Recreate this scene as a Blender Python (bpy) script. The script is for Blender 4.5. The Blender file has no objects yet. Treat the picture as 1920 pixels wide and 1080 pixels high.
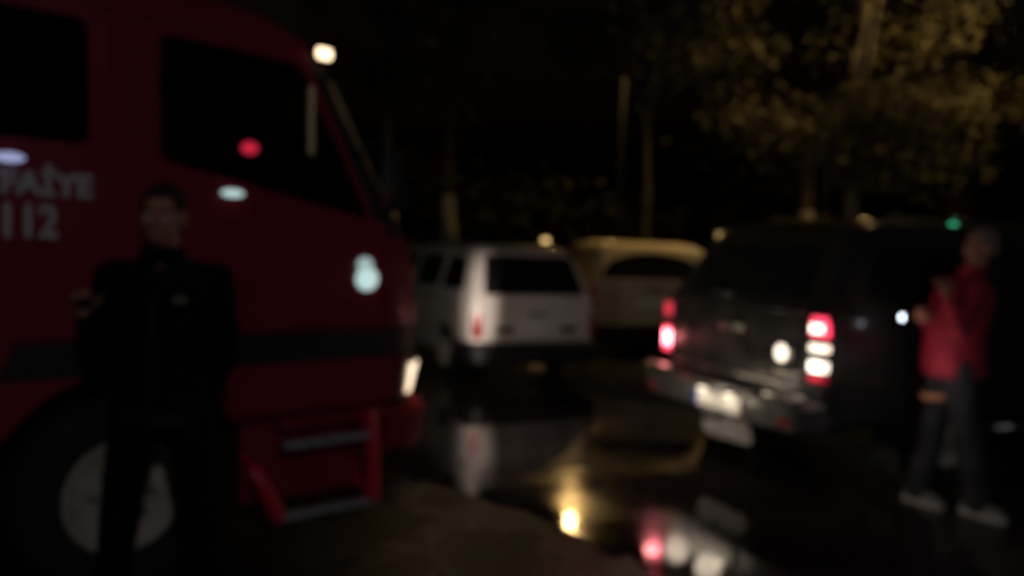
import bpy, bmesh, math, random
from mathutils import Vector, Matrix, Euler, noise as mnoise
R = math.radians
random.seed(7)
scene = bpy.context.scene
COL = scene.collection

# ------------------------------------------------------------------ camera
cam = bpy.data.cameras.new('camera')
camo = bpy.data.objects.new('camera', cam); COL.objects.link(camo)
cam.sensor_width = 36; cam.lens = 30.0
cam.clip_start = 0.05; cam.clip_end = 600
pitch = math.atan(85 / 1600)
camo.matrix_world = (Matrix.Translation((0, 0, 1.62)) @ Matrix.Rotation(R(90) - pitch, 4, 'X') @ Matrix.Rotation(R(2.2), 4, 'Z'))
cam.dof.use_dof = True                       # the phone is focused far too close
cam.dof.focus_distance = 0.45
cam.dof.aperture_fstop = 30.0 / 1000 / 0.0068
cam.dof.aperture_blades = 0
scene.camera = camo

# ------------------------------------------------------------------ night sky, exposure
world = bpy.data.worlds.new('World'); scene.world = world; world.use_nodes = True
wn = world.node_tree.nodes; wl = world.node_tree.links
bg = wn['Background']
sky = wn.new('ShaderNodeTexSky'); sky.sky_type = 'NISHITA'; sky.sun_disc = False
sky.sun_elevation = R(-3.0); sky.sun_rotation = R(200); sky.dust_density = 6.0
town = wn.new('ShaderNodeMixRGB'); town.blend_type = 'MULTIPLY'; town.inputs[0].default_value = 1.0
town.inputs[2].default_value = (1.0, 0.82, 0.42, 1)          # night haze over the town, warm
wl.new(sky.outputs[0], town.inputs[1]); wl.new(town.outputs[0], bg.inputs[0]); bg.inputs[1].default_value = 0.06
scene.view_settings.view_transform = 'Standard'; scene.view_settings.look = 'None'
scene.view_settings.exposure = 0.0; scene.view_settings.gamma = 1.0
scene.view_settings.use_curve_mapping = False
scene.cycles.use_denoising = True
scene.cycles.max_bounces = 6
scene.cycles.sample_clamp_indirect = 4.0
scene.cycles.caustics_reflective = False; scene.cycles.caustics_refractive = False

# ------------------------------------------------------------------ materials
MATS = {}
def mat(name, col, rough=0.5, metal=0.0, coat=0.0, var=0.15, scale=6.0, bump=0.0, bscale=40.0, spec=0.5,
        rvar=0.0, transmission=0.0, ior=1.45, coords='Object', sheen=0.0):
    if name in MATS: return MATS[name]
    m = bpy.data.materials.new(name); m.use_nodes = True
    n = m.node_tree.nodes; l = m.node_tree.links; b = n['Principled BSDF']
    tc = n.new('ShaderNodeTexCoord')
    nz = n.new('ShaderNodeTexNoise'); nz.inputs['Scale'].default_value = scale; nz.inputs['Detail'].default_value = 6
    l.new(tc.outputs[coords], nz.inputs['Vector'])
    cr = n.new('ShaderNodeValToRGB')
    cr.color_ramp.elements[0].position = 0.3; cr.color_ramp.elements[1].position = 0.7
    cr.color_ramp.elements[0].color = (*[c * (1 - var) for c in col], 1)
    cr.color_ramp.elements[1].color = (*[min(1, c * (1 + var)) for c in col], 1)
    l.new(nz.outputs[0], cr.inputs[0]); l.new(cr.outputs[0], b.inputs['Base Color'])
    b.inputs['Roughness'].default_value = rough; b.inputs['Metallic'].default_value = metal
    b.inputs['Specular IOR Level'].default_value = spec
    b.inputs['Coat Weight'].default_value = coat; b.inputs['Coat Roughness'].default_value = 0.06
    b.inputs['Transmission Weight'].default_value = transmission; b.inputs['IOR'].default_value = ior
    b.inputs['Sheen Weight'].default_value = sheen
    if rvar:
        mr = n.new('ShaderNodeMapRange'); mr.inputs[1].default_value = 0.35; mr.inputs[2].default_value = 0.65
        mr.inputs[3].default_value = max(0.0, rough - rvar); mr.inputs[4].default_value = min(1, rough + rvar)
        l.new(nz.outputs[0], mr.inputs[0]); l.new(mr.outputs[0], b.inputs['Roughness'])
    if bump:
        nb = n.new('ShaderNodeTexNoise'); nb.inputs['Scale'].default_value = bscale; nb.inputs['Detail'].default_value = 4
        l.new(tc.outputs[coords], nb.inputs['Vector'])
        bp = n.new('ShaderNodeBump'); bp.inputs['Strength'].default_value = bump; bp.inputs['Distance'].default_value = 0.01
        l.new(nb.outputs[0], bp.inputs['Height']); l.new(bp.outputs[0], b.inputs['Normal'])
    MATS[name] = m
    return m
def glow(name, col, strength, base=(0.4, 0.4, 0.4)):
    if name in MATS: return MATS[name]
    m = mat(name, base, 0.2, var=0.05)
    b = m.node_tree.nodes['Principled BSDF']
    b.inputs['Emission Color'].default_value = (*col, 1); b.inputs['Emission Strength'].default_value = strength
    return m

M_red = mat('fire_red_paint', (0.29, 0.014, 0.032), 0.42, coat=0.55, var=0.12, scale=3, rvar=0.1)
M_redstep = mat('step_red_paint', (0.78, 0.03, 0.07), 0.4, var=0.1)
M_black = mat('black_plastic', (0.016, 0.016, 0.017), 0.55, var=0.3, bump=0.1)
M_rubber = mat('tyre_rubber', (0.02, 0.02, 0.02), 0.8, var=0.3, bump=0.3, bscale=60)
M_glass = mat('dark_window_glass', (0.012, 0.013, 0.013), 0.03, var=0.2, spec=0.6)
M_clear = mat('clear_window_glass', (0.75, 0.78, 0.76), 0.02, var=0.03, transmission=1.0, ior=1.1)
M_chrome = mat('chrome', (0.40, 0.39, 0.37), 0.34, metal=0.9, var=0.15, rvar=0.1)
M_alu = mat('tread_aluminium', (0.40, 0.41, 0.43), 0.4, metal=0.15, var=0.2, scale=20)
M_streak = mat('warm_streak', (0.62, 0.47, 0.25), 0.4, metal=0.2, var=0.2)  # yellow lamp reflection on window bar and pillar, put into the colour
M_rim = mat('painted_steel_rim', (0.58, 0.51, 0.43), 0.45, metal=0.0, var=0.25, scale=9)
M_white = mat('white_car_paint', (0.70, 0.65, 0.63), 0.38, coat=0.8, var=0.07, scale=2.5, rvar=0.08)
M_pale = mat('pale_beige_paint', (0.60, 0.50, 0.32), 0.4, coat=0.4, var=0.08, scale=2.5)
M_dark = mat('dark_grey_paint', (0.030, 0.028, 0.026), 0.33, coat=0.6, var=0.2, scale=5, rvar=0.1)
M_letter = mat('white_reflective_film', (0.72, 0.72, 0.72), 0.45, var=0.1)
M_seat = mat('dark_seat_cloth', (0.03, 0.03, 0.035), 0.9, var=0.3, bump=0.2)
M_redlens = mat('red_lens', (0.35, 0.01, 0.02), 0.2, var=0.05)
M_orange = mat('amber_lens', (0.6, 0.16, 0.02), 0.25, var=0.05)
M_bark = mat('tree_bark', (0.036, 0.027, 0.018), 0.9, var=0.4, scale=8, bump=0.7, bscale=14)
M_wash = mat('whitewashed_bark', (0.36, 0.33, 0.28), 0.9, var=0.25, scale=6, bump=0.6, bscale=14)
M_litbark = mat('lit_pale_bark', (0.30, 0.26, 0.18), 0.85, var=0.35, scale=5, bump=0.4, bscale=14)  # paler bark for the lit tree, lamplight put into the colour
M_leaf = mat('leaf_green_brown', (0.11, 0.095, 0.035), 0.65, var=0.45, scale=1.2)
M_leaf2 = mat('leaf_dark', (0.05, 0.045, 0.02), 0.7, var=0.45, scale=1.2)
M_pole = mat('galvanised_pole', (0.24, 0.24, 0.23), 0.5, metal=0.5, var=0.2)
M_skin = mat('skin', (0.50, 0.23, 0.155), 0.55, var=0.1, scale=12)
M_hair = mat('dark_hair', (0.02, 0.015, 0.012), 0.6, var=0.4, bump=0.5, bscale=90)
M_greyhair = mat('cropped_grey_hair', (0.30, 0.21, 0.19), 0.8, var=0.3, bump=0.5, bscale=120)
M_uniform = mat('black_uniform_cloth', (0.006, 0.006, 0.0065), 0.95, spec=0.15, var=0.3, bump=0.4, bscale=25)
M_redcloth = mat('red_softshell_cloth', (0.42, 0.022, 0.05), 0.75, var=0.18, scale=7, bump=0.5, bscale=16)
M_trouser = mat('charcoal_trouser_cloth', (0.045, 0.045, 0.05), 0.9, var=0.3, bump=0.4, bscale=22)
M_whiteshoe = mat('white_trainer_leather', (0.66, 0.63, 0.60), 0.6, var=0.12)
M_boot = mat('black_boot_leather', (0.014, 0.013, 0.013), 0.45, var=0.3)
M_band = mat('orange_reflective_band', (0.85, 0.42, 0.2), 0.5, var=0.1)
M_eye = mat('eye_white', (0.7, 0.68, 0.66), 0.2, var=0.02)
M_mirror = mat('mirror_glass', (0.85, 0.85, 0.82), 0.16, metal=1.0, var=0.05)
M_kerb = mat('kerb_concrete', (0.22, 0.21, 0.19), 0.8, var=0.25, bump=0.3)
M_grass = mat('grass_bank', (0.035, 0.04, 0.015), 0.95, var=0.5, scale=3, bump=0.8, bscale=9)

# ------------------------------------------------------------------ helpers
def link(name, me, m=None, parent=None, smooth=30):
    o = bpy.data.objects.new(name, me); COL.objects.link(o)
    if m is not None and not me.materials: me.materials.append(m)
    if smooth and len(me.polygons):
        me.polygons.foreach_set('use_smooth', [True] * len(me.polygons))
        me.set_sharp_from_angle(angle=R(smooth))
    if parent is not None: o.parent = parent
    return o
def tag(o, label=None, cat=None, group=None, kind=None):
    if label: o['label'] = label
    if cat: o['category'] = cat
    if group: o['group'] = group
    if kind: o['kind'] = kind
    return o
def empty(name, loc, rz=0):
    o = bpy.data.objects.new(name, None); COL.objects.link(o); o.empty_display_size = 0.2
    o.location = loc; o.rotation_euler = (0, 0, rz); return o
def bm_mesh(bm, name='m'):
    bmesh.ops.recalc_face_normals(bm, faces=bm.faces)
    me = bpy.data.meshes.new(name); bm.to_mesh(me); bm.free(); return me
def mesh_py(v, f):
    me = bpy.data.meshes.new('m'); me.from_pydata(v, [], f); me.update(); return me
def box(x0, x1, y0, y1, z0, z1, bev=0.0, seg=2):
    bm = bmesh.new(); bmesh.ops.create_cube(bm, size=1)
    for v in bm.verts: v.co = Vector(((x0 + x1) / 2 + v.co.x * (x1 - x0), (y0 + y1) / 2 + v.co.y * (y1 - y0), (z0 + z1) / 2 + v.co.z * (z1 - z0)))
    if bev: bmesh.ops.bevel(bm, geom=bm.edges[:], offset=bev, segments=seg, profile=0.5, affect='EDGES')
    return bm_mesh(bm)
def prism(pts, axis, a, b, bev=0.0):
    """pts: polygon; axis 'y' -> pts are (x,z); axis 'x' -> pts are (y,z); axis 'z' -> (x,y)"""
    def P(p, t): return {'y': (p[0], t, p[1]), 'x': (t, p[0], p[1]), 'z': (p[0], p[1], t)}[axis]
    n = len(pts)
    v = [P(p, a) for p in pts] + [P(p, b) for p in pts]
    f = [tuple(range(n)), tuple(range(2 * n - 1, n - 1, -1))] + [(i, (i + 1) % n, n + (i + 1) % n, n + i) for i in range(n)]
    bm = bmesh.new(); vs = [bm.verts.new(c) for c in v]
    for q in f: bm.faces.new([vs[i] for i in q])
    if bev: bmesh.ops.bevel(bm, geom=bm.edges[:], offset=bev, segments=2, profile=0.5, affect='EDGES')
    return bm_mesh(bm)
def rounded(pts, r, k=4):
    """round the corners of a polygon"""
    out = []; n = len(pts)
    for i in range(n):
        p0, p, p1 = Vector(pts[i - 1]), Vector(pts[i]), Vector(pts[(i + 1) % n])
        a = (p0 - p); b = (p1 - p); rr = min(r, a.length * 0.45, b.length * 0.45)
        A = p + a.normalized() * rr; B = p + b.normalized() * rr
        for j in range(k + 1):
            t = j / k; out.append(tuple((1 - t) ** 2 * A + 2 * t * (1 - t) * p + t * t * B))
    return out
def tube(path, rad, seg=10, cap=True):
    """tapered tube through points; rad = number or list"""
    path = [Vector(p) for p in path]; n = len(path)
    rads = rad if isinstance(rad, (list, tuple)) else [rad] * n
    v = []; f = []
    up = Vector((0, 0, 1))
    for i, p in enumerate(path):
        d = (path[min(i + 1, n - 1)] - path[max(i - 1, 0)]).normalized()
        ref = up if abs(d.z) < 0.9 else Vector((1, 0, 0))
        a = d.cross(ref).normalized(); b = d.cross(a).normalized()
        for k in range(seg):
            t = 2 * math.pi * k / seg
            v.append(tuple(p + (a * math.cos(t) + b * math.sin(t)) * rads[i]))
    for i in range(n - 1):
        for k in range(seg):
            f.append((i * seg + k, i * seg + (k + 1) % seg, (i + 1) * seg + (k + 1) % seg, (i + 1) * seg + k))
    if cap:
        f.append(tuple(range(seg - 1, -1, -1))); f.append(tuple(range((n - 1) * seg, n * seg)))
    bm = bmesh.new(); vs = [bm.verts.new(c) for c in v]
    for q in f: bm.faces.new([vs[i] for i in q])
    return bm_mesh(bm)
def lathe(prof, axis='y', seg=40, center=(0, 0, 0)):
    """prof: list of (r, h) revolved about axis"""
    v = []; f = []; n = len(prof)
    for k in range(seg):
        t = 2 * math.pi * k / seg; c, s = math.cos(t), math.sin(t)
        for r, h in prof:
            p = {'y': (r * c, h, r * s), 'z': (r * c, r * s, h), 'x': (h, r * c, r * s)}[axis]
            v.append((p[0] + center[0], p[1] + center[1], p[2] + center[2]))
    for k in range(seg):
        for i in range(n - 1):
            a = k * n + i; b = ((k + 1) % seg) * n + i
            f.append((a, b, b + 1, a + 1))
    bm = bmesh.new(); vs = [bm.verts.new(c) for c in v]
    for q in f:
        try: bm.faces.new([vs[i] for i in q])
        except ValueError: pass
    bmesh.ops.remove_doubles(bm, verts=bm.verts, dist=1e-5)
    return bm_mesh(bm)
def sphere(c, r, sub=3):
    r = r if isinstance(r, (list, tuple)) else (r, r, r)
    bm = bmesh.new(); bmesh.ops.create_icosphere(bm, subdivisions=sub, radius=1)
    for v in bm.verts: v.co = Vector((c[0] + v.co.x * r[0], c[1] + v.co.y * r[1], c[2] + v.co.z * r[2]))
    return bm_mesh(bm)
def join(meshes):
    bm = bmesh.new()
    for me in meshes: bm.from_mesh(me)
    return bm_mesh(bm)
def boolean(base, ops):
    """base mesh; ops = [('DIFFERENCE'|'INTERSECT'|'UNION', mesh), ...] -> new mesh"""
    o = bpy.data.objects.new('tmp', base.copy()); COL.objects.link(o); tmp = [o]
    for op, me in ops:
        c = bpy.data.objects.new('tmpc', me); COL.objects.link(c); tmp.append(c)
        md = o.modifiers.new('b', 'BOOLEAN'); md.operation = op; md.solver = 'EXACT'; md.object = c
    dg = bpy.context.evaluated_depsgraph_get()
    out = bpy.data.meshes.new_from_object(o.evaluated_get(dg))
    for t in tmp: bpy.data.objects.remove(t)
    out.materials.clear()
    return out
def remesh(meshes, voxel, smooth=4, parent=None):
    me = join(meshes)
    o = bpy.data.objects.new('tmp', me); COL.objects.link(o)
    md = o.modifiers.new('r', 'REMESH'); md.mode = 'VOXEL'; md.voxel_size = voxel
    sm = o.modifiers.new('s', 'SMOOTH'); sm.iterations = smooth; sm.factor = 0.5
    dg = bpy.context.evaluated_depsgraph_get()
    out = bpy.data.meshes.new_from_object(o.evaluated_get(dg))
    bpy.data.objects.remove(o); return out
def stack(levels, off=0.0, zt=None):
    """closed body from rounded rectangular rings; level = (z, x_rear, x_front, half_width, corner_rear, corner_front)"""
    v = []; f = []; N = None
    L = levels
    zmin, zmax = L[0][0], L[-1][0]
    for (z, x0, x1, hw, rr, rf) in L:
        zz = z
        if off: zz = zmin + (z - zmin) * ((zmax - zmin - 2 * off) / (zmax - zmin)) + off
        x0 += off; x1 -= off; hw -= off
        rr = min(max(0.02, rr - off), hw * .98); rf = min(max(0.02, rf - off), hw * .98)
        ring = []
        for cx, cy, r, a0 in ((x1 - rf, hw - rf, rf, 0), (x0 + rr, hw - rr, rr, 90), (x0 + rr, -hw + rr, rr, 180), (x1 - rf, -hw + rf, rf, 270)):
            for k in range(8):
                t = R(a0 + 90 * k / 7); ring.append((cx + r * math.cos(t), cy + r * math.sin(t), zz))
        N = len(ring); v += ring
    n = len(L)
    for i in range(n - 1):
        for k in range(N): f.append((i * N + k, i * N + (k + 1) % N, (i + 1) * N + (k + 1) % N, (i + 1) * N + k))
    f.append(tuple(range(N - 1, -1, -1))); f.append(tuple(range((n - 1) * N, n * N)))
    bm = bmesh.new(); vs = [bm.verts.new(c) for c in v]
    for q in f: bm.faces.new([vs[i] for i in q])
    return bm_mesh(bm)
def light(name, kind, loc, energy, col, parent, radius=0.05, direction=None, angle=None, blend=0.6):
    ld = bpy.data.lights.new(name, kind); ld.energy = energy; ld.color = col; ld.shadow_soft_size = radius
    o = bpy.data.objects.new(name, ld); COL.objects.link(o); o.location = loc
    if direction is not None: o.rotation_euler = Vector(direction).to_track_quat('-Z', 'Y').to_euler()
    if kind == 'SPOT': ld.spot_size = R(angle); ld.spot_blend = blend
    o.parent = parent; return o
def text_mesh(s, size, extrude=0.0015):
    c = bpy.data.curves.new('t', 'FONT'); c.body = s; c.size = size; c.extrude = extrude; c.align_x = 'RIGHT'; c.offset = 0.006
    o = bpy.data.objects.new('t', c); COL.objects.link(o)
    dg = bpy.context.evaluated_depsgraph_get()
    me = bpy.data.meshes.new_from_object(o.evaluated_get(dg)); bpy.data.objects.remove(o)
    me.materials.clear(); return me
def xform(me, mtx): me.transform(mtx); me.update(); return me

def wheel(parent, x, y, r, w, side, rimr, m_rim=None, spokes=6):
    """side = -1: outer face towards -y"""
    m_rim = m_rim or M_rim
    s = side
    root = bpy.data.objects.new('wheel', lathe([(rimr * .25, -w * .3), (rimr, -w * .45), (rimr + .015, -w * .5), (r - .05, -w * .52), (r - .012, -w * .42), (r, -w * .3), (r, w * .3), (r - .012, w * .42), (r - .05, w * .52), (rimr + .015, w * .5), (rimr, w * .45), (rimr * .25, w * .3), (rimr * .25, -w * .3)], 'y', 48))
    COL.objects.link(root); root.data.materials.append(M_rubber); root.parent = parent; root.location = (x, y, r)
    root.data.polygons.foreach_set('use_smooth', [True] * len(root.data.polygons)); root.data.set_sharp_from_angle(angle=R(35))
    o = s * w * .5
    rim = lathe([(0.001, o * 1.1), (rimr * .3, o * 1.05), (rimr * .42, o * .8), (rimr * .55, o * .74), (rimr * .84, o * .86), (rimr * .92, o * 1.05), (rimr * .99, o * 1.1), (rimr * 1.03, o * 1.03), (rimr * 1.0, o * .7), (rimr * .6, o * .2), (0.001, o * .2)], 'y', 40)
    link('rim', rim, m_rim, root)
    hub = lathe([(0.001, o * 1.35), (rimr * .16, o * 1.32), (rimr * .2, o * 1.1), (rimr * .22, o * .9)], 'y', 24)
    link('hub_cap', hub, m_rim, root)
    for k in range(spokes):
        t = 2 * math.pi * k / spokes
        nb = lathe([(0.001, o * 1.0), (rimr * .05, o * 1.0), (rimr * .06, o * .7)], 'y', 8, (math.cos(t) * rimr * .5, 0, math.sin(t) * rimr * .5))
        link('wheel_nut', nb, M_chrome, root)
    return root

# ------------------------------------------------------------------ ground
def ground_material(name, base, r0, r1, bump_s, wet=True):
    m = bpy.data.materials.new(name); m.use_nodes = True
    n = m.node_tree.nodes; l = m.node_tree.links; b = n['Principled BSDF']
    g = n.new('ShaderNodeTexCoord')
    n1 = n.new('ShaderNodeTexNoise'); n1.inputs['Scale'].default_value = 1.3; n1.inputs['Detail'].default_value = 10; n1.inputs['Roughness'].default_value = 0.68; n1.inputs['Distortion'].default_value = 0.6
    n2 = n.new('ShaderNodeTexNoise'); n2.inputs['Scale'].default_value = 70; n2.inputs['Detail'].default_value = 4
    n3 = n.new('ShaderNodeTexVoronoi'); n3.inputs['Scale'].default_value = 110
    for q in (n1, n2, n3): l.new(g.outputs['Object'], q.inputs['Vector'])
    cr = n.new('ShaderNodeValToRGB'); cr.color_ramp.elements[0].position = .3; cr.color_ramp.elements[1].position = .72
    cr.color_ramp.elements[0].color = (*[c * .6 for c in base], 1); cr.color_ramp.elements[1].color = (*[c * 1.4 for c in base], 1)
    l.new(n2.outputs[0], cr.inputs[0]); l.new(cr.outputs[0], b.inputs['Base Color'])
    mr = n.new('ShaderNodeMapRange'); mr.inputs[1].default_value = .42; mr.inputs[2].default_value = .62
    mr.inputs[3].default_value = r0; mr.inputs[4].default_value = r1
    l.new(n1.outputs[0], mr.inputs[0]); l.new(mr.outputs[0], b.inputs['Roughness'])
    bp = n.new('ShaderNodeBump'); bp.inputs['Strength'].default_value = bump_s; bp.inputs['Distance'].default_value = 0.006
    l.new(n3.outputs['Distance'], bp.inputs['Height']); l.new(bp.outputs[0], b.inputs['Normal'])
    return m
M_asphalt = ground_material('wet_asphalt', (0.026, 0.020, 0.016), 0.14, 0.52, 0.6)

def sheet(xs, ys, zf):
    v = [(x, y, zf(x, y)) for y in ys for x in xs]; nx = len(xs)
    f = [(j * nx + i, j * nx + i + 1, (j + 1) * nx + i + 1, (j + 1) * nx + i) for j in range(len(ys) - 1) for i in range(nx - 1)]
    return mesh_py(v, f)
g = link('ground', sheet([-250, -60, -20, 0, 20, 60, 250], [-120, -30, 0, 8, 17.0, 30, 60, 300], lambda x, y: 0), M_asphalt, smooth=0)
tag(g, kind='structure')
# water lying on the asphalt
def puddle(pts, seed, z=0.004):
    P = rounded(pts, 1.2, 22); out = []
    for i, (x, y) in enumerate(P):
        k = mnoise.noise((x * 1.7, y * 1.7, seed)) * .16 + mnoise.noise((x * 4.5, y * 4.5, seed)) * .16 + mnoise.noise((x * 11, y * 11, seed)) * .07
        c = (sum(p[0] for p in pts) / len(pts), sum(p[1] for p in pts) / len(pts))
        out.append((x + (x - c[0]) * k * .5, y + (y - c[1]) * k * .5, z))
    return mesh_py(out, [tuple(range(len(out)))])
M_water = bpy.data.materials.new('puddle_water'); M_water.use_nodes = True
_n = M_water.node_tree.nodes; _l = M_water.node_tree.links; _b = _n['Principled BSDF']
_b.inputs['Base Color'].default_value = (0.017, 0.012, 0.01, 1); _b.inputs['IOR'].default_value = 1.33
_b.inputs['Specular IOR Level'].default_value = 0.6
_tc = _n.new('ShaderNodeTexCoord'); _nz = _n.new('ShaderNodeTexNoise'); _nz.inputs['Scale'].default_value = 1.1; _nz.inputs['Detail'].default_value = 3
_l.new(_tc.outputs['Object'], _nz.inputs['Vector'])
_mr = _n.new('ShaderNodeMapRange'); _mr.inputs[1].default_value = .4; _mr.inputs[2].default_value = .68; _mr.inputs[3].default_value = .04; _mr.inputs[4].default_value = .22
_l.new(_nz.outputs[0], _mr.inputs[0]); _l.new(_mr.outputs[0], _b.inputs['Roughness'])
_nw = _n.new('ShaderNodeTexNoise'); _nw.inputs['Scale'].default_value = 7; _nw.inputs['Detail'].default_value = 2
_l.new(_tc.outputs['Object'], _nw.inputs['Vector'])
_bp = _n.new('ShaderNodeBump'); _bp.inputs['Strength'].default_value = .04; _bp.inputs['Distance'].default_value = .01
_l.new(_nw.outputs[0], _bp.inputs['Height']); _l.new(_bp.outputs[0], _b.inputs['Normal'])
p1 = link('puddle', puddle([(-1.0, 9.0), (-1.15, 6.8), (-0.75, 5.9), (0.15, 5.1), (0.62, 4.45), (1.1, 3.3), (2.2, 3.3), (2.7, 5.0), (2.3, 6.9), (2.4, 8.2), (1.0, 9.3)], 3.1), M_water, smooth=0)
tag(p1, kind='structure')
p2 = link('puddle', puddle([(3.4, 4.6), (4.4, 4.5), (5.2, 5.2), (4.4, 5.6), (3.6, 5.3)], 8.2), M_water, smooth=0); tag(p2, kind='structure')
# grass bank with a kerb behind the parked cars
def bank_z(x, y):
    t = min(1, max(0, (y - 17.3) / 3.2)); t = t * t * (3 - 2 * t)
    return 0.1 + 1.35 * t + .12 * mnoise.noise((x * .35, y * .35, 0)) * t
xs = [-60 + i * 1.5 for i in range(90)]; ys = [17.3 + i * .55 for i in range(14)] + [26, 30, 36, 46, 60]
bk = link('grass_bank', sheet(xs, ys, bank_z), M_grass); tag(bk, kind='structure')
kb = link('kerb', prism([(17.0, 0), (17.0, .12), (17.02, .14), (17.34, .14), (17.34, 0)], 'x', -60, 75), M_kerb, smooth=0); tag(kb, kind='structure')

# ------------------------------------------------------------------ trees
def leaf_cloud(clumps, n, size, seed):
    rnd = random.Random(seed); v = []; f = []
    for (c, r) in clumps:
        for _ in range(n):
            d = Vector((rnd.gauss(0, 1), rnd.gauss(0, 1), rnd.gauss(0, 1))).normalized() * (rnd.random() ** .45)
            p = Vector(c) + Vector((d.x * r[0], d.y * r[1], d.z * r[2]))
            a = Vector((rnd.gauss(0, 1), rnd.gauss(0, 1), rnd.gauss(0, .5))).normalized()
            b = a.cross(Vector((rnd.gauss(0, 1), rnd.gauss(0, 1), rnd.gauss(0, 1)))).normalized()
            s = size * rnd.uniform(.6, 1.4); i = len(v)
            v += [tuple(p - a * s), tuple(p + b * s * .45), tuple(p + a * s), tuple(p - b * s * .45)]
            f.append((i, i + 1, i + 2, i + 3))
    return mesh_py(v, f)
def tree(name, label, x, y, h, r, seed, wash=1.3, rad=.2, group=None, leaf=None, nleaf=90, crown_z=None, spread=1.0, lean=0.0, clumps_n=26, lsize=.11, dense=None, bark=None):
    bark = bark or M_bark
    rnd = random.Random(seed); z0 = bank_z(x, y) - .05 if y > 17.3 else 0
    root = empty(name, (x, y, z0)); tag(root, label, 'tree', group)
    crown_z = crown_z or h * .45
    def pt(t): return Vector((lean * h * t * t + .08 * math.sin(t * 7 + seed), .08 * math.cos(t * 6 + seed), h * .85 * t))
    path = [pt(i / 9) for i in range(10)]
    link('trunk', tube(path, [rad * (1.15 if i == 0 else 1 - .085 * i) for i in range(10)], 12), bark, root)
    if wash:
        k = wash / (h * .85); wp = [pt(k * i / 5) for i in range(6)]
        def rr(t):
            q = t * 9; i = int(q); a = rad * (1.15 if i == 0 else 1 - .085 * i); b = rad * (1 - .085 * (i + 1)); return a + (b - a) * (q - i) + .006
        link('whitewash_coat', tube(wp, [rr(k * i / 5) for i in range(6)], 12), M_wash, root)
    clumps = []
    for i in range(clumps_n):
        t = rnd.random(); ang = rnd.uniform(0, 2 * math.pi); rho = r * spread * (rnd.random() ** .5)
        zc = crown_z + (h - crown_z) * rnd.random(); shrink = math.sqrt(max(.12, 1 - ((zc - (crown_z + h) / 2) / ((h - crown_z) / 2 + .3)) ** 2))
        c = (lean * h * .6 + math.cos(ang) * rho * shrink, math.sin(ang) * rho * shrink, zc)
        s = rnd.uniform(.35, .75) * r * .45
        clumps.append((c, (s * 1.3, s * 1.3, s * .75)))
    if dense: clumps += [((dn[0] + dx, dn[1] + dy, dn[2] + dz), (.55, .5, .42)) for dn in dense for dx in (-.5, 0, .5) for dy in (-.35, .35) for dz in (0, .35) for _ in range(4 if len(dense) == 1 else 1)]
    limbs = []
    for i, (c, s) in enumerate(clumps[:14]):
        t = rnd.uniform(.42, .92); a = pt(min(t, max(.2, (c[2] - .6) / (h * .85)))); e = Vector(c)
        mid = (a + e) / 2 + Vector((0, 0, .15))
        limbs.append(tube([a, mid, e], [rad * .42, rad * .26, rad * .08], 7))
    for lm in limbs: link('limb', lm, bark, root)
    cr = link('crown', leaf_cloud(clumps, nleaf, lsize, seed), leaf or M_leaf2, root, smooth=0)
    return root
GT = 'whitewashed trees along the bank'
spots = [(-3.3, 22.0, 8.0, 2.4, 'behind the red truck nose'), (-1.75, 22.2, 8.5, 2.6, 'behind the white estate car'), (7.7, 22.4, 8.2, 2.5, 'above the pickup, nearer of two'),
         (9.05, 24.6, 8.6, 2.8, 'above the pickup, farther of two'), (11.9, 22.6, 8.0, 2.6, 'in front of the green traffic light'), (16.2, 22.6, 8.4, 2.8, 'beyond the person in the red jacket')]
for i, (x, y, h, r, lb) in enumerate(spots):
    tree('whitewashed_tree', 'dark tree with whitewashed trunk on the bank ' + lb, x, y, h, r, 20 + i, group=GT, crown_z=3.3, nleaf=150, lsize=.075)
# thick crown that stands in front of the far street lamp
tree('broad_tree', 'broad dark tree on the bank with a high dense crown and thin pale trunk', 3.2, 21.4, 8.6, 3.4, 51, crown_z=4.6, nleaf=170, clumps_n=40, rad=.13, lsize=.08, wash=0, dense=[(-1.47, 0, 5.15)])
# tree lit yellow by the lamp above it
tree('lamp_lit_tree', 'tree with yellowish foliage lit by a street lamp above it, behind the pickup', 6.15, 15.6, 9.5, 3.1, 77, leaf=M_leaf, bark=M_litbark, wash=1.4, rad=.17, crown_z=3.0, nleaf=230, clumps_n=56, lsize=.06, dense=[(.0, -.7, 3.1), (.1, -.7, 3.9)])
wood = leaf_cloud([((random.uniform(-32, 45), random.uniform(31, 37), random.uniform(2.2, 9.5)), (3.2, 1.6, 1.8)) for _ in range(90)], 260, .13, 5)
wd = link('distant_wood', wood, M_leaf2, smooth=0)
tag(wd, 'dark mass of distant trees behind the bank', 'trees', kind='stuff')

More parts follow.
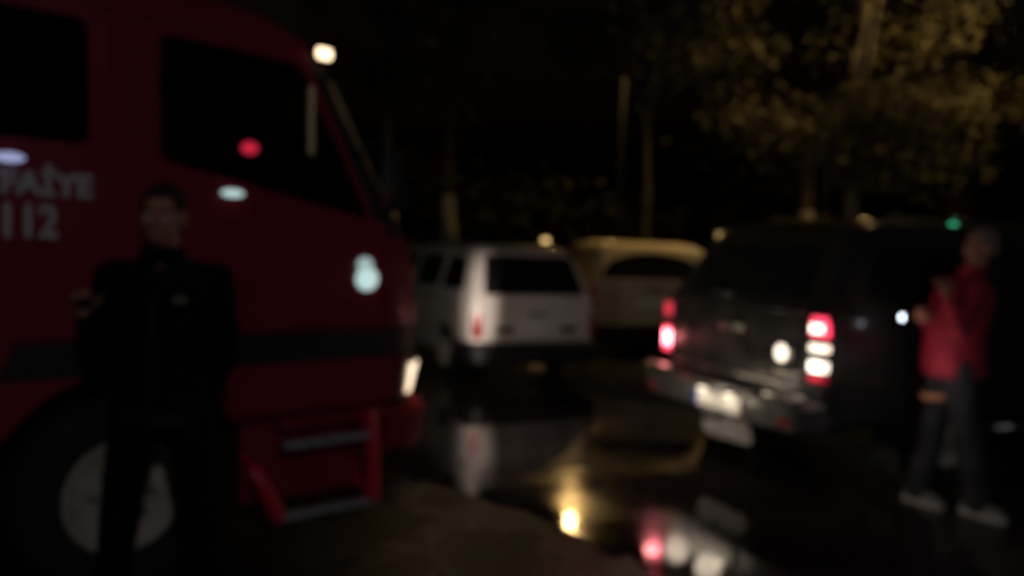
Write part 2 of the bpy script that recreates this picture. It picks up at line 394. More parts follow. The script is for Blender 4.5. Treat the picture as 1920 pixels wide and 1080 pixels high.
# ------------------------------------------------------------------ street lamps
def street_lamp(label, x, y, h, arm, col, power, strength, lens, z0=0.0, light_angle=160, aim=None, post=None, blend=.5):
    post = post or M_pole
    root = empty('street_lamp', (x, y, z0)); tag(root, label, 'street lamp')
    link('base_plate', box(-.16, .16, -.16, .16, -.02, .03, .008), M_pole, root)
    link('post', tube([(0, 0, 0), (0, 0, h * .5), (0, 0, h - .4)], [.085, .065, .05], 14), post, root)
    ax, ay = arm
    link('arm', tube([(0, 0, h - .45), (ax * .15, ay * .15, h - .12), (ax * .6, ay * .6, h + .06), (ax, ay, h + .09)], [.045, .04, .035, .035], 10), post, root)
    d = Vector((ax, ay, 0)).normalized(); ang = math.atan2(d.y, d.x)
    hd = xform(prism(rounded([(-.35, -.13), (.35, -.16), (.35, .16), (-.35, .13)], .1), 'z', .02, .15, .02), Matrix.Translation((ax + d.x * .2, ay + d.y * .2, h)) @ Matrix.Rotation(ang, 4, 'Z'))
    head = link('lamp_head', hd, M_pole, root)
    ln = sphere((ax + d.x * .25, ay + d.y * .25, h + .01), (lens, lens, .09))
    link('lamp_glass', ln, glow('lamp_glass_' + str(round(strength)) + str(round(col[2] * 10)), col, strength), head)
    light('lamp_light', 'SPOT', (ax + d.x * .25, ay + d.y * .25, h - .13), power, col, head, .12, aim or (0, 0, -1), light_angle, blend)
    return root
SOD = (1.0, 0.60, 0.20)
street_lamp('sodium street lamp far behind the broad tree, mirrored in the puddle', 3.58, 29.4, 6.6, (-1.05, -.45), SOD, 330, 38, .2, z0=1.45, light_angle=176, blend=.1, post=mat('dark_painted_post', (.02, .022, .02), .7))
street_lamp('sodium street lamp rising over the yellow lit tree behind the pickup', 10.6, 12.6, 9.6, (-2.6, 1.4), (1.0, .66, .26), 2900, 30, .2, aim=(-1.65, 1.6, -3.6), light_angle=90)
street_lamp('cool white street lamp standing behind the photographer', 3.1, -7.6, 5.8, (-.2, .9), (0.96, 0.95, 1.0), 230, 20, .2, aim=(-.12, .8, -.35), light_angle=110)

# ------------------------------------------------------------------ fire truck
T = empty('fire_truck', (-2.402, 4.517, 0), R(42))
tag(T, 'red fire truck with white lettering, fold down side step and lit headlight', 'fire truck')
LV = [(.70, -1.30, 1.50, 1.05, .05, .22), (.74, -1.30, 1.60, 1.09, .05, .24), (.98, -1.30, 1.67, 1.10, .05, .26), (1.00, -1.30, 1.66, 1.085, .05, .26), (1.13, -1.30, 1.65, 1.085, .05, .26),
      (1.15, -1.30, 1.67, 1.10, .05, .28), (1.45, -1.30, 1.65, 1.10, .05, .30), (1.62, -1.30, 1.58, 1.10, .05, .30), (1.70, -1.30, 1.52, 1.095, .05, .27), (2.10, -1.30, 1.26, 1.075, .05, .20),
      (2.48, -1.30, 1.01, 1.055, .05, .16), (2.58, -1.30, .92, 1.045, .06, .16), (2.67, -1.28, .78, 1.00, .10, .2), (2.73, -1.22, .58, .92, .12, .25), (2.755, -1.1, .35, .8, .15, .3)]
outer = stack(LV); inner = stack(LV, .055)
arch = lathe([(.001, -1.3), (.56, -1.3), (.56, 1.3), (.001, 1.3)], 'y', 40, (0, 0, .44))
shell = boolean(outer, [('DIFFERENCE', inner)])
fw = rounded([(.13, 1.93), (.13, 2.49), (.82, 2.46), (1.22, 1.71)], .05)
rw = rounded([(-1.02, 1.97), (-1.02, 2.49), (-.16, 2.49), (-.16, 1.96)], .05)
fd = [(.04, 1.145), (.04, 2.555), (.86, 2.54), (1.33, 1.65), (1.33, 1.145)]
rd = [(-1.1, .75), (-1.1, 2.555), (-.06, 2.555), (-.06, 1.145), (-.42, 1.145), (-.62, .75)]
def scaled(p, d):
    cx = sum(a for a, b in p) / len(p); cz = sum(b for a, b in p) / len(p)
    return [(cx + (a - cx) * (1 + d / max(.05, abs(a - cx))) if abs(a - cx) > .02 else a, cz + (b - cz) * (1 + d / max(.05, abs(b - cz))) if abs(b - cz) > .02 else b) for a, b in p]
wsc = box(.5, 2.2, -.86, .86, 1.76, 2.44)
cutters = [('DIFFERENCE', arch), ('DIFFERENCE', wsc)]
for s in (-1, 1):
    for pl in (fw, rw): cutters.append(('DIFFERENCE', prism(pl, 'y', s * .8, s * 1.3)))
    for pl in (fd, rd): cutters.append(('DIFFERENCE', prism(pl, 'y', s * 1.0, s * 1.3)))
cab = boolean(shell, cutters)
def paint_by(me, mats, fn):
    me.materials.clear()
    for m in mats: me.materials.append(m)
    for p in me.polygons: p.material_index = fn(p)
    return me
paint_by(cab, [M_red, M_black], lambda p: 1 if ((p.center.x > .9 and 1.66 < p.center.z < 2.47) or .99 < p.center.z < 1.14 or max(abs(p.center.y) - 1.04, p.center.x - 1.42) < -.06 and p.center.z < 2.6 and p.center.x < 1.3 and p.center.x > -1.24) else 0)
link('cab_body', cab, None, T)
pane_o = stack(LV, .014); pane_i = stack(LV, .022)
pane = boolean(pane_o, [('DIFFERENCE', pane_i)])
for s in (-1, 1):
    for pl, win, nm in ((fd, fw, 'cab_door'), (rd, rw, 'crew_door')):
        g_ = scaled(pl, -.006)
        dm = boolean(shell, [('INTERSECT', prism(g_, 'y', s * 1.0, s * 1.3)), ('DIFFERENCE', prism(win, 'y', s * .8, s * 1.3)), ('DIFFERENCE', arch)])
        paint_by(dm, [M_red, M_black], lambda p: 1 if (p.center.x > .86 and p.center.z > 1.72 and p.center.z < 2.48) else 0)
        d = link(nm, dm, None, T)
        if nm == 'cab_door': link('window_bar', tube([(.875, s * 1.075, 2.02), (.875, s * 1.062, 2.36)], .02, 8), M_streak, d)
        link('window', boolean(pane, [('INTERSECT', prism(scaled(win, .012), 'y', s * .8, s * 1.3))]), M_clear, d)
        x0 = .12 if nm == 'cab_door' else -.98
        zz = 1.40 if nm == 'cab_door' else 1.42
        hd = link('handle', box(x0 + .02, x0 + .2, min(s * 1.098, s * 1.135), max(s * 1.098, s * 1.135), zz, zz + .045, .012), M_black, d)
        link('handle', tube([(x0 - .01, s * 1.1, 1.5), (x0 - .01, s * 1.14, 1.53), (x0 - .01, s * 1.14, 1.83), (x0 - .01, s * 1.1, 1.86)], .014, 8), M_black, d) if nm == 'crew_door' else None
link('windscreen', boolean(pane, [('INTERSECT', box(.5, 2.2, -.875, .875, 1.745, 2.455))]), M_clear, T)
for yy in (-.35, .3):
    link('wiper', tube([(1.56, yy, 1.70), (1.50, yy + .1, 1.80), (1.32, yy + .42, 2.06)], [.014, .011, .006], 6), M_black, T)
# bumper and head lamps
bmp = stack([(.42, .75, 1.62, 1.02, .04, .22), (.46, .75, 1.72, 1.07, .04, .25), (.66, .75, 1.75, 1.09, .04, .26), (.695, .75, 1.72, 1.07, .04, .25)])
bmp = boolean(bmp, [('DIFFERENCE', box(.6, 1.36, -1.3, 1.3, .3, .64)), ('DIFFERENCE', box(1.35, 1.61, -.95, .95, .3, .8))])
link('bumper', bmp, M_red, T)
gr = link('grille', box(1.62, 1.695, -.62, .62, .84, 1.38, .02), M_black, T)
for k in range(5): link('grille_bar', box(1.69, 1.71, -.6, .6, .89 + k * .1, .925 + k * .1, .008), M_chrome, gr)
hl_o = stack(LV, -.012); hl_i = stack(LV, .03)
hl = boolean(hl_o, [('DIFFERENCE', hl_i)])
for s in (-1, 1):
    yA, yB = sorted((s * .74, s * 1.3))
    sur = boolean(hl, [('INTERSECT', box(1.45, 1.9, yA, yB, .70, .955))])
    h = link('headlight', sur, M_chrome, T)
    lens = boolean(stack(LV, -.02), [('DIFFERENCE', stack(LV, -.005)), ('INTERSECT', box(1.51, 1.9, *sorted((s * .76, s * 1.3)), .76, .925))])
    link('lens', lens, glow('headlamp_lens', (1.0, .78, .52), 1.7, (.6, .6, .6)), h)
    ind = boolean(stack(LV, -.022), [('DIFFERENCE', stack(LV, -.005)), ('INTERSECT', box(1.52, 1.9, *sorted((s * .76, s * 1.3)), .703, .755))])
    link('indicator', ind, M_orange, h)
    light('headlamp_beam', 'SPOT', (1.80, s * .85, .83), 30, (1, .86, .68), h, .06, (1, 0, -.03), 120, .9)
    if s < 0: light('car_corner_fill', 'SPOT', (1.80, s * .85, .83), 800, (1, .84, .70), h, .05, (.70, .735, .004), 9, 1.0).scale = (.75, 2.2, 1)  # narrow beam added at the headlight to brighten the white car's corner
# glints on the cab shoulder, added as glowing lenses; lamp at the roof corner
coolm = glow('cool_side_glint', (.66, .92, .90), .78, (.5, .5, .5))
coolb = glow('blue_side_glint', (.5, .55, .95), .62, (.5, .5, .5))
coolb2 = glow('cool_side_glint_dim', (.66, .92, .90), .5, (.5, .5, .5))
def side_glint(x, z, rx, rz, m, y=-1.1):
    b_ = link('side_glint', sphere((x, y, z), (rx * 1.1, .014, rz * 1.1)), M_black, T)
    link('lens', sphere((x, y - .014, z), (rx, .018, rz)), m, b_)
side_glint(.455, 1.80, .056, .018, coolm)
side_glint(-.46, 1.88, .055, .020, coolb)
side_glint(1.20, 1.40, .068, .062, coolm)
side_glint(1.185, 1.475, .048, .04, coolb2)
for s in (-1, 1):
    rl = link('roof_lamp', box(.88, .975, *sorted((s * .95, s * 1.06)), 2.495, 2.575, .02), M_black, T)
    link('lens', box(.90, .985, *sorted((s * .97, s * 1.075)), 2.507, 2.563, .015), glow('roof_lamp_lens', (1, .74, .45), 3.2), rl)
# mirrors, glass turned to the rear
for s in (-1, 1):
    mr = link('side_mirror', xform(box(-.04, .04, -.07, .07, -.17, .17, .03), Matrix.Translation((1.32, s * 1.15, 1.93)) @ Matrix.Rotation(s * R(-8), 4, 'Z') @ Matrix.Rotation(R(-14), 4, 'X')), M_black, T)
    link('mirror_glass', xform(box(-.046, -.0415, -.05, .05, -.145, .145), Matrix.Translation((1.32, s * 1.15, 1.93)) @ Matrix.Rotation(s * R(-8), 4, 'Z') @ Matrix.Rotation(R(-14), 4, 'X')), M_mirror, mr)
    link('mirror_arm', tube([(1.2, s * 1.0, 2.1), (1.30, s * 1.1, 2.12), (1.32, s * 1.14, 2.05)], .016, 8), M_black, mr)
    link('mirror_arm', tube([(1.28, s * 1.05, 1.74), (1.32, s * 1.12, 1.74), (1.32, s * 1.15, 1.8)], .016, 8), M_black, mr)
    link('pillar_streak', tube([(1.17, s * 1.045, 2.08), (1.06, s * 1.05, 2.26), (.985, s * 1.048, 2.40)], [.012, .02, .012], 8), M_streak, T)  # rod added for the warm highlight along the pillar
# fold down step, bright red frame with two treads
for s in (-1, 1):
    st = link('side_step', box(.58, 1.28, *sorted((s * .95, s * .975)), .26, .70, .006), M_red, T)
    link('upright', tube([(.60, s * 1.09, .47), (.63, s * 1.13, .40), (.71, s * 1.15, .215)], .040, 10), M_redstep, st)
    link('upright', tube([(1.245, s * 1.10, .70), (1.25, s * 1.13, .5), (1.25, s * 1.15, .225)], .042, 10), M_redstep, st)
    link('tread', box(.74, 1.24, *sorted((s * 1.15, s * 1.09)), .55, .59, .006), M_alu, st)
    link('tread', box(.70, 1.26, *sorted((s * 1.17, s * 1.11)), .20, .238, .006), M_alu, st)
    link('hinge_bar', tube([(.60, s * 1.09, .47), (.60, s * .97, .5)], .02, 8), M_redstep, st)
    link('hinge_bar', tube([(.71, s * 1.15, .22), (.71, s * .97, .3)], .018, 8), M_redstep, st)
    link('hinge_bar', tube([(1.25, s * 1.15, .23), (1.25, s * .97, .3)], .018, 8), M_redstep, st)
# wheels, chassis, interior
for s in (-1, 1):
    wheel(T, 0, s * .955, .44, .27, s, .25, spokes=8)
    wheel(T, -3.35, s * .93, .44, .3, s, .25, spokes=8)
link('chassis', box(-4.6, 1.3, -.45, .45, .5, .7, .02), M_black, T)
link('axle', box(-.06, .06, -.85, .85, .38, .5, .02), M_black, T)
link('axle', box(-3.41, -3.29, -.85, .85, .38, .5, .02), M_black, T)
link('dashboard', prism([(1.15, 1.1), (.95, 1.25), (.95, 1.55), (1.1, 1.66), (1.36, 1.66), (1.44, 1.1)], 'y', -1.0, 1.0, .03), M_black, T)
for yy in (-.6, .6):
    se = link('seat', box(-.05, .45, yy - .26, yy + .26, 1.2, 1.36, .05), M_seat, T)
    link('backrest', xform(box(-.07, .07, -.25, .25, 0, .62, .05), Matrix.Translation((-.04, yy, 1.34)) @ Matrix.Rotation(R(-10), 4, 'Y')), M_seat, se)
    link('headrest', box(-.24, -.13, yy - .14, yy + .14, 1.98, 2.16, .04), M_seat, se)
link('bench', box(-1.2, -.75, -.98, .98, 1.2, 1.36, .05), M_seat, T)
sw = link('steering_wheel', xform(lathe([(.21 + .016 * math.cos(t), .016 * math.sin(t)) for t in [i * math.pi / 4 for i in range(9)]], 'z', 28), Matrix.Translation((.72, .6, 1.66)) @ Matrix.Rotation(R(-32), 4, 'Y')), M_black, T)
link('steering_column', tube([(.73, .6, 1.65), (1.0, .6, 1.42)], .03, 8), M_black, sw)
rl = link('console_lamp', tube([(.98, -.6, 1.62), (.90, -.6, 1.9), (.78, -.6, 2.05)], .012, 8), M_black, T)
link('lens', sphere((.77, -.6, 2.07), (.042, .05, .033)), glow('red_console_lens', (1, .03, .08), .75, (.3, .02, .02)), rl)
# equipment body behind the cab
bd = stack([(.62, -4.95, -1.36, 1.08, .04, .04), (.66, -4.97, -1.36, 1.12, .05, .05), (2.78, -4.97, -1.36, 1.12, .05, .05), (2.84, -4.93, -1.40, 1.08, .06, .06)])
cut = []
lock = [(-2.55, -1.5), (-3.85, -2.7), (-4.85, -4.0)]
for s in (-1, 1):
    for a, b_ in lock: cut.append(('DIFFERENCE', box(a, b_, *sorted((s * 1.0, s * 1.3)), 1.0, 2.55)))
    cut.append(('DIFFERENCE', lathe([(.001, s * .7), (.56, s * .7), (.56, s * 1.3), (.001, s * 1.3)], 'y', 36, (-3.35, 0, .44))))
eb = link('equipment_body', boolean(bd, cut), M_red, T)
for s in (-1, 1):
    for a, b_ in lock:
        sh = link('roller_shutter', box(a + .005, b_ - .005, *sorted((s * 1.0, s * 1.06)), 1.005, 2.545), M_alu, T)
        proto = None
        for k in range(15):
            if proto is None:
                proto = link('slat', box(a + .02, b_ - .02, *sorted((s * 1.058, s * 1.072)), 1.02, 1.105, .006), M_alu, sh)
            else:
                c = proto.copy(); COL.objects.link(c); c.location = (0, 0, k * .1); c.parent = sh
# lettering on the crew door and the pale stripe beside it
def put_text(s, size, x, z, name='lettering', sx=1.0):
    me = xform(text_mesh(s, size), Matrix.Translation((x, -1.1035, z)) @ Matrix.Rotation(R(90), 4, 'X') @ Matrix.Diagonal((sx, 1, 1, 1)))
    return link(name, me, M_letter, T, smooth=0)
put_text('\u0130TFA\u0130YE', .128, -.15, 1.742)
put_text('112', .185, -.28, 1.57, sx=.80)

# ------------------------------------------------------------------ generic parked cars
def car_shell(LVc, wheels, wr, windows_side, rear_win, front_win, W):
    o_ = stack(LVc); i_ = stack(LVc, .045)
    cut = [('DIFFERENCE', i_)]
    for xw in wheels: 
        for s in (-1, 1): cut.append(('DIFFERENCE', lathe([(.001, s * (W - .28)), (wr + .055, s * (W - .28)), (wr + .055, s * (W + .3)), (.001, s * (W + .3))], 'y', 32, (xw, 0, wr + .01))))
    return boolean(o_, cut)
def build_car(root, LVc, W, wheels, wr, rimr, paint, side_wins, doors, rear_win, tailgate, front_win, xr, xf, spokes=5, glassm=None):
    glassm = glassm or M_glass
    sh = car_shell(LVc, wheels, wr, None, None, None, W)
    pane = boolean(stack(LVc, .010), [('DIFFERENCE', stack(LVc, .018))])
    xm = (xr + xf) / 2
    wins = []
    cut = []
    for s in (-1, 1):
        for pl in side_wins: cut.append(('DIFFERENCE', prism(rounded(pl, .05), 'y', s * W * .45, s * (W + .3))))
        for pl in doors: cut.append(('DIFFERENCE', prism(pl, 'y', s * W * .45, s * (W + .3))))
    cut.append(('DIFFERENCE', prism(tailgate, 'x', xr - .4, xr + .75)))
    cut.append(('DIFFERENCE', prism(rounded(front_win, .06), 'x', xm, xf + .5)))
    body = link('body', boolean(sh, cut), paint, root)
    parts = {}
    tg = link('tailgate', boolean(sh, [('INTERSECT', prism(scaled(tailgate, -.007), 'x', xr - .4, xr + .75)), ('DIFFERENCE', prism(rear_win, 'x', xr - .4, xr + .9))]), paint, root)
    link('rear_window', boolean(pane, [('INTERSECT', prism(scaled(rear_win, .01), 'x', xr - .4, xr + .9))]), glassm, tg)
    parts['tailgate'] = tg
    link('windscreen', boolean(pane, [('INTERSECT', prism(rounded(front_win, .06), 'x', xm, xf + .5))]), glassm, root)
    for s in (-1, 1):
        left = list(side_wins)
        for pl in doors:
            ws = [w_ for w_ in side_wins if min(p[0] for p in pl) - .02 <= sum(p[0] for p in w_) / len(w_) <= max(p[0] for p in pl) + .02]
            ops = [('INTERSECT', prism(scaled(pl, -.006), 'y', s * W * .45, s * (W + .3)))] + [('DIFFERENCE', prism(rounded(w_, .05), 'y', s * W * .4, s * (W + .3))) for w_ in ws]
            d = link('door', boolean(sh, ops), paint, root)
            xh = min(p[0] for p in pl) + .08; zh = max(LVc[0][0], sum(p[1] for p in ws[0][:1]) - .12 if ws else .9)
            link('handle', box(xh, xh + .16, *sorted((s * (W - .005), s * (W + .03))), zh, zh + .03, .008), M_black, d)
            for w_ in ws:
                link('window', boolean(pane, [('INTERSECT', prism(scaled(w_, .01), 'y', s * W * .45, s * (W + .3)))]), glassm, d); 
                if w_ in left: left.remove(w_)
        for w_ in left:
            link('window', boolean(pane, [('INTERSECT', prism(scaled(w_, .01), 'y', s * W * .45, s * (W + .3)))]), glassm, root)
        for xw in wheels: wheel(root, xw, s * (W - .115), wr, .2, s, rimr, spokes=spokes)
        mb = link('side_mirror', sphere((xf - 1.38, s * (W + .06), side_wins[0][0][1] + .05), (.06, .13, .075)), M_black, root)
    return parts
def lens_on(LVc, root, name, bx, m, out=.012):
    me = boolean(stack(LVc, -out), [('DIFFERENCE', stack(LVc, .004)), ('INTERSECT', box(*bx))])
    return link(name, me, m, root)

# white estate car, rear left corner towards us
rear_l = Vector((-.43, 9.5, 0)); b27 = R(27); fwd = Vector((-math.sin(b27), math.cos(b27), 0)); rgt = Vector((math.cos(b27), math.sin(b27), 0))
Wc = .83
cpos = rear_l + rgt * Wc + fwd * 2.1
CW = empty('estate_car', cpos, math.atan2(fwd.y, fwd.x))
tag(CW, 'white estate car parked with its rear lit by the truck headlight', 'car')
LW = [(.24, -1.98, 1.95, .74, .15, .25), (.30, -2.06, 2.05, .80, .16, .3), (.55, -2.10, 2.10, .83, .14, .35), (.80, -2.10, 2.06, .83, .12, .35), (.92, -2.08, 1.95, .82, .12, .3), (.97, -2.07, 1.75, .81, .11, .3), (1.00, -2.06, 1.05, .80, .11, .2),
      (1.05, -2.04, .98, .79, .11, .18), (1.40, -1.86, .42, .69, .13, .18), (1.51, -1.78, .22, .64, .15, .2), (1.57, -1.66, .02, .56, .18, .2), (1.595, -1.5, -.2, .42, .2, .2)]
pw = build_car(CW, LW, Wc, (-1.28, 1.32), .29, .18, M_white,
    [[(-1.72, 1.06), (-1.60, 1.42), (-1.06, 1.44), (-1.02, 1.05)], [(-.92, 1.05), (-.94, 1.44), (-.12, 1.44), (-.10, 1.05)], [(.0, 1.05), (-.02, 1.44), (.28, 1.42), (.78, 1.05)]],
    [[(-.97, .34), (-.97, 1.5), (-.07, 1.5), (-.05, .34)], [(-.035, .34), (-.05, 1.5), (.28, 1.49), (.98, 1.0), (.98, .34)]],
    rounded([(-.67, 1.02), (-.57, 1.47), (.57, 1.47), (.67, 1.02)], .06), [(-.70, .50), (-.71, 1.02), (-.60, 1.52), (.60, 1.52), (.71, 1.02), (.70, .50)],
    [(-.70, 1.06), (-.58, 1.44), (.58, 1.44), (.70, 1.06)], -2.1, 2.1)
for s in (-1, 1):
    lens_on(LW, CW, 'tail_light', (-2.3, -1.99, *sorted((s * .715, s * .80)), .53, .80), M_redlens)
tgw = pw['tailgate']
link('number_plate', box(-2.118, -2.102, -.26, .26, .60, .71, .003), M_letter, tgw)
link('plate_recess', box(-2.108, -2.095, .30, .52, .585, .655, .003), M_black, tgw)
link('plate_recess', box(-2.108, -2.095, -.52, -.32, .585, .655, .003), M_black, tgw)
link('handle', box(-2.125, -2.09, -.12, .12, .78, .815, .01), M_black, tgw)
link('wiper', tube([(-2.055, .05, 1.05), (-1.99, -.12, 1.16), (-1.94, -.38, 1.26)], .009, 6), M_black, tgw)
link('rear_bumper', stack([(.22, -2.14, -1.7, .78, .12, .02), (.27, -2.18, -1.7, .835, .14, .02), (.44, -2.18, -1.7, .845, .14, .02), (.48, -2.13, -1.7, .835, .12, .02)]), M_black, CW)
for s in (-1, 1): link('roof_rail', tube([(-1.5, s * .55, 1.57), (-1.45, s * .55, 1.62), (-.3, s * .52, 1.625), (-.25, s * .52, 1.59)], .014, 8), M_black, CW)

# pale beige van behind the pickup
PV = empty('small_van', (1.78, 14.3, 0), R(97))
PV.scale = (1, 1.08, .955)
tag(PV, 'pale beige small van with an arched dark rear window, parked behind the pickup', 'van')
LP = [(.26, -1.98, 1.95, .76, .12, .25), (.32, -2.06, 2.05, .84, .14, .3), (.6, -2.1, 2.1, .87, .1, .35), (.95, -2.1, 2.02, .87, .1, .35), (1.05, -2.09, 1.85, .86, .1, .3), (1.10, -2.08, 1.25, .86, .1, .2), (1.2, -2.07, 1.15, .85, .1, .2),
      (1.55, -1.98, .6, .80, .14, .2), (1.68, -1.93, .4, .74, .18, .2), (1.75, -1.85, .2, .64, .22, .2), (1.785, -1.7, 0, .48, .24, .2)]
arcw = [(.70 * math.cos(t), 1.22 + .40 * math.sin(t) ** .8) for t in [i * math.pi / 14 for i in range(15)]]
pp = build_car(PV, LP, .87, (-1.3, 1.35), .31, .19, M_pale,
    [[(-.9, 1.2), (-.92, 1.58), (-.1, 1.58), (-.08, 1.2)], [(.03, 1.2), (.02, 1.58), (.4, 1.56), (.95, 1.2)]],
    [[(-.02, .38), (-.04, 1.64), (.4, 1.62), (1.12, 1.13), (1.12, .38)]],
    arcw, [(-.76, .42), (-.76, 1.22), (-.66, 1.66), (.66, 1.66), (.76, 1.22), (.76, .42)],
    [(-.74, 1.22), (-.62, 1.58), (.62, 1.58), (.74, 1.22)], -2.1, 2.1)
for s in (-1, 1): lens_on(LP, PV, 'tail_light', (-2.3, -2.0, *sorted((s * .775, s * .9)), .75, 1.1), M_redlens)
link('rear_bumper', stack([(.24, -2.14, -1.75, .80, .12, .02), (.3, -2.17, -1.75, .875, .14, .02), (.5, -2.17, -1.75, .88, .14, .02), (.53, -2.12, -1.75, .87, .12, .02)]), M_black, PV)
link('handle', box(-2.12, -2.085, -.1, .1, 1.05, 1.09, .01), M_black, pp['tailgate'])
link('number_plate', box(-2.115, -2.1, -.26, .26, .8, .91, .003), M_letter, pp['tailgate'])

# ------------------------------------------------------------------ pickup with canopy
fw_ = Vector((.906, .423, 0)).normalized(); mid = Vector((1.65, 6.26, 0)); PK = empty('pickup_truck', mid + fw_ * 2.56, math.atan2(fw_.y, fw_.x))
tag(PK, 'dark grey pickup with a canopy, tail and reversing lights lit, chrome bumper', 'pickup')
LK = [(.44, -2.40, 2.40, .80, .06, .2), (.50, -2.52, 2.52, .86, .07, .25), (.66, -2.56, 2.60, .895, .07, .3), (1.05, -2.56, 2.58, .90, .06, .3), (1.16, -2.56, 2.48, .89, .06, .3), (1.21, -2.55, 2.25, .875, .06, .3), (1.245, -2.54, 1.22, .87, .06, .2),
      (1.28, -2.52, 1.12, .855, .08, .2), (1.66, -2.28, .52, .76, .10, .18), (1.77, -2.20, .36, .72, .12, .2), (1.85, -2.05, .15, .64, .16, .2), (1.885, -1.85, -.05, .5, .2, .2)]
pk = build_car(PK, LK, .90, (-1.35, 1.72), .375, .22, M_dark,
    [[(-2.15, 1.32), (-2.02, 1.66), (-1.0, 1.68), (-.98, 1.32)], [(-.75, 1.32), (-.72, 1.69), (-.06, 1.70), (-.04, 1.31)], [(.06, 1.31), (.05, 1.70), (.34, 1.67), (.86, 1.31)]],
    [[(-.80, .58), (-.80, 1.75), (-.01, 1.76), (.01, .58)], [(.025, .58), (.01, 1.76), (.36, 1.73), (1.12, 1.26), (1.12, .58)]],
    rounded([(-.66, 1.33), (-.56, 1.66), (.56, 1.66), (.66, 1.33)], .05), [(-.70, .745), (-.70, 1.235), (.70, 1.235), (.70, .745)],
    [(-.74, 1.32), (-.62, 1.68), (.62, 1.68), (.74, 1.32)], -2.56, 2.6, spokes=6)
# rear window sits in the canopy door above the tailgate
cd = prism(rounded([(-.70, 1.275), (-.60, 1.72), (.60, 1.72), (.70, 1.275)], .04), 'x', -2.9, -1.9)
tgk = pk['tailgate']
link('canopy_window', boolean(stack(LK, -.010), [('DIFFERENCE', stack(LK, .004)), ('INTERSECT', prism(rounded([(-.64, 1.31), (-.55, 1.67), (.55, 1.67), (.64, 1.31)], .05), 'x', -2.9, -1.9))]), M_glass, PK)
link('canopy_handle', box(-2.56, -2.50, .06, .30, 1.285, 1.315, .01), M_chrome, PK)
link('top_ledge', box(-2.60, -2.535, -.72, .72, 1.215, 1.25, .012), M_dark, tgk)
link('handle', box(-2.60, -2.55, -.12, .12, 1.04, 1.10, .012), M_chrome, tgk)
link('chrome_strip', box(-2.585, -2.55, -.68, .68, .715, .745, .008), M_chrome, PK)
RED_DIM = glow('tail_lens_dim', (1, .06, .10), .72, (.4, .02, .03))
RED_LOW = glow('tail_lens_low', (1, .02, .08), .22, (.4, .02, .03))
RED_HOT = glow('tail_lens_hot', (1, .24, .30), 9, (.5, .05, .06))
RED_MID = glow('tail_lens_bright', (1, .05, .12), 2.0, (.5, .05, .06))
WHT = glow('reverse_lens', (1, .86, .66), 2.2, (.7, .7, .7))
def tail_lamp(s, segs):
    y0, y1 = sorted((s * .715, s * .93)); ya, yb = sorted((s * .77, s * .93))
    hs = lens_on(LK, PK, 'tail_light', (-2.75, -2.42, y0, y1, .79, 1.225), M_black, .008)
    for nm, z0, z1, m_ in segs:
        lens_on(LK, hs, nm, (-2.75, -2.54, ya, yb, z0, z1), m_, .02)
    return hs
tl = tail_lamp(1, [('red_lens', 1.08, 1.185, RED_DIM), ('red_lens', .955, .985, RED_MID), ('brake_lens', .835, .95, RED_HOT), ('red_lens', .79, .83, RED_MID)])
tr = tail_lamp(-1, [('red_lens', 1.09, 1.215, RED_MID), ('reverse_lens', .99, 1.035, WHT), ('reverse_lens', .86, .925, WHT), ('red_lens', .795, .84, RED_LOW)])
lens_on(LK, tr, 'brake_bulb', (-2.75, -2.5, -.87, -.78, 1.115, 1.165), glow('bulb_hot', (1, .75, .62), 5.0), .03)
light('tail_glow', 'POINT', (-2.625, .84, .90), 2.2, (1, .25, .25), tl, .05)
light('tail_glow', 'POINT', (-2.615, -.95, 1.12), .8, (1, .12, .16), tr, .04)
light('reverse_glow', 'POINT', (-2.625, -.84, .89), 1.3, (1, .9, .76), tr, .05)
wl_ = link('work_lamp', lathe([(.001, -2.60), (.062, -2.61), (.07, -2.645), (.062, -2.66), (.001, -2.655)], 'x', 24, (0, -.60, .955)), M_chrome, PK)
link('lens', lathe([(.001, -2.672), (.04, -2.670), (.06, -2.658), (.06, -2.64)], 'x', 24, (0, -.60, .955)), WHT, wl_)
link('bracket', box(-2.61, -2.555, -.70, -.48, .80, .835, .008), M_chrome, wl_)
link('bracket', box(-2.605, -2.56, -.615, -.585, .83, .91, .004), M_black, wl_)
# step bumper with corner caps and plate
M_bump = mat('grey_bumper_paint', (.085, .08, .078), .42, coat=.4, var=.25, scale=8, rvar=.12)
bp_ = stack([(.44, -2.70, -2.45, .80, .05, .02), (.47, -2.74, -2.45, .86, .07, .02), (.62, -2.74, -2.45, .88, .07, .02), (.655, -2.71, -2.45, .86, .06, .02)])
bum = link('step_bumper', boolean(bp_, [('DIFFERENCE', box(-2.80, -2.715, -.37, .23, .40, .70))]), M_bump, PK)
link('tread_pad', box(-2.72, -2.6, -.26, .26, .652, .668, .004), M_black, bum)
for s in (-1, 1):
    link('corner_cap', box(-2.755, -2.66, *sorted((s * .55, s * .86)), .665, .70, .012), M_chrome, bum)
    link('reflector', box(-2.75, -2.735, *sorted((s * .70, s * .80)), .50, .54, .004), M_redlens, bum)
npl = link('number_plate', box(-2.756, -2.714, -.33, .19, .475, .588, .003), mat('plate_white', (.8, .78, .74), .45, var=.04), PK)
link('country_band', box(-2.7585, -2.754, .145, .188, .478, .585), mat('plate_blue', (.02, .06, .35), .5), npl)
for s in (-.22, .08):
    pl_ = link('plate_lamp', box(-2.79, -2.735, s - .035, s + .035, .612, .634, .006), M_black, PK)
    link('lens', box(-2.785, -2.745, s - .025, s + .025, .606, .6125), glow('plate_lamp_lens', (1, .84, .62), 6), pl_)
    light('plate_light', 'POINT', (-2.90, s + (.03 if s > 0 else -.03), .61), 1.3, (1, .82, .62), pl_, .09)
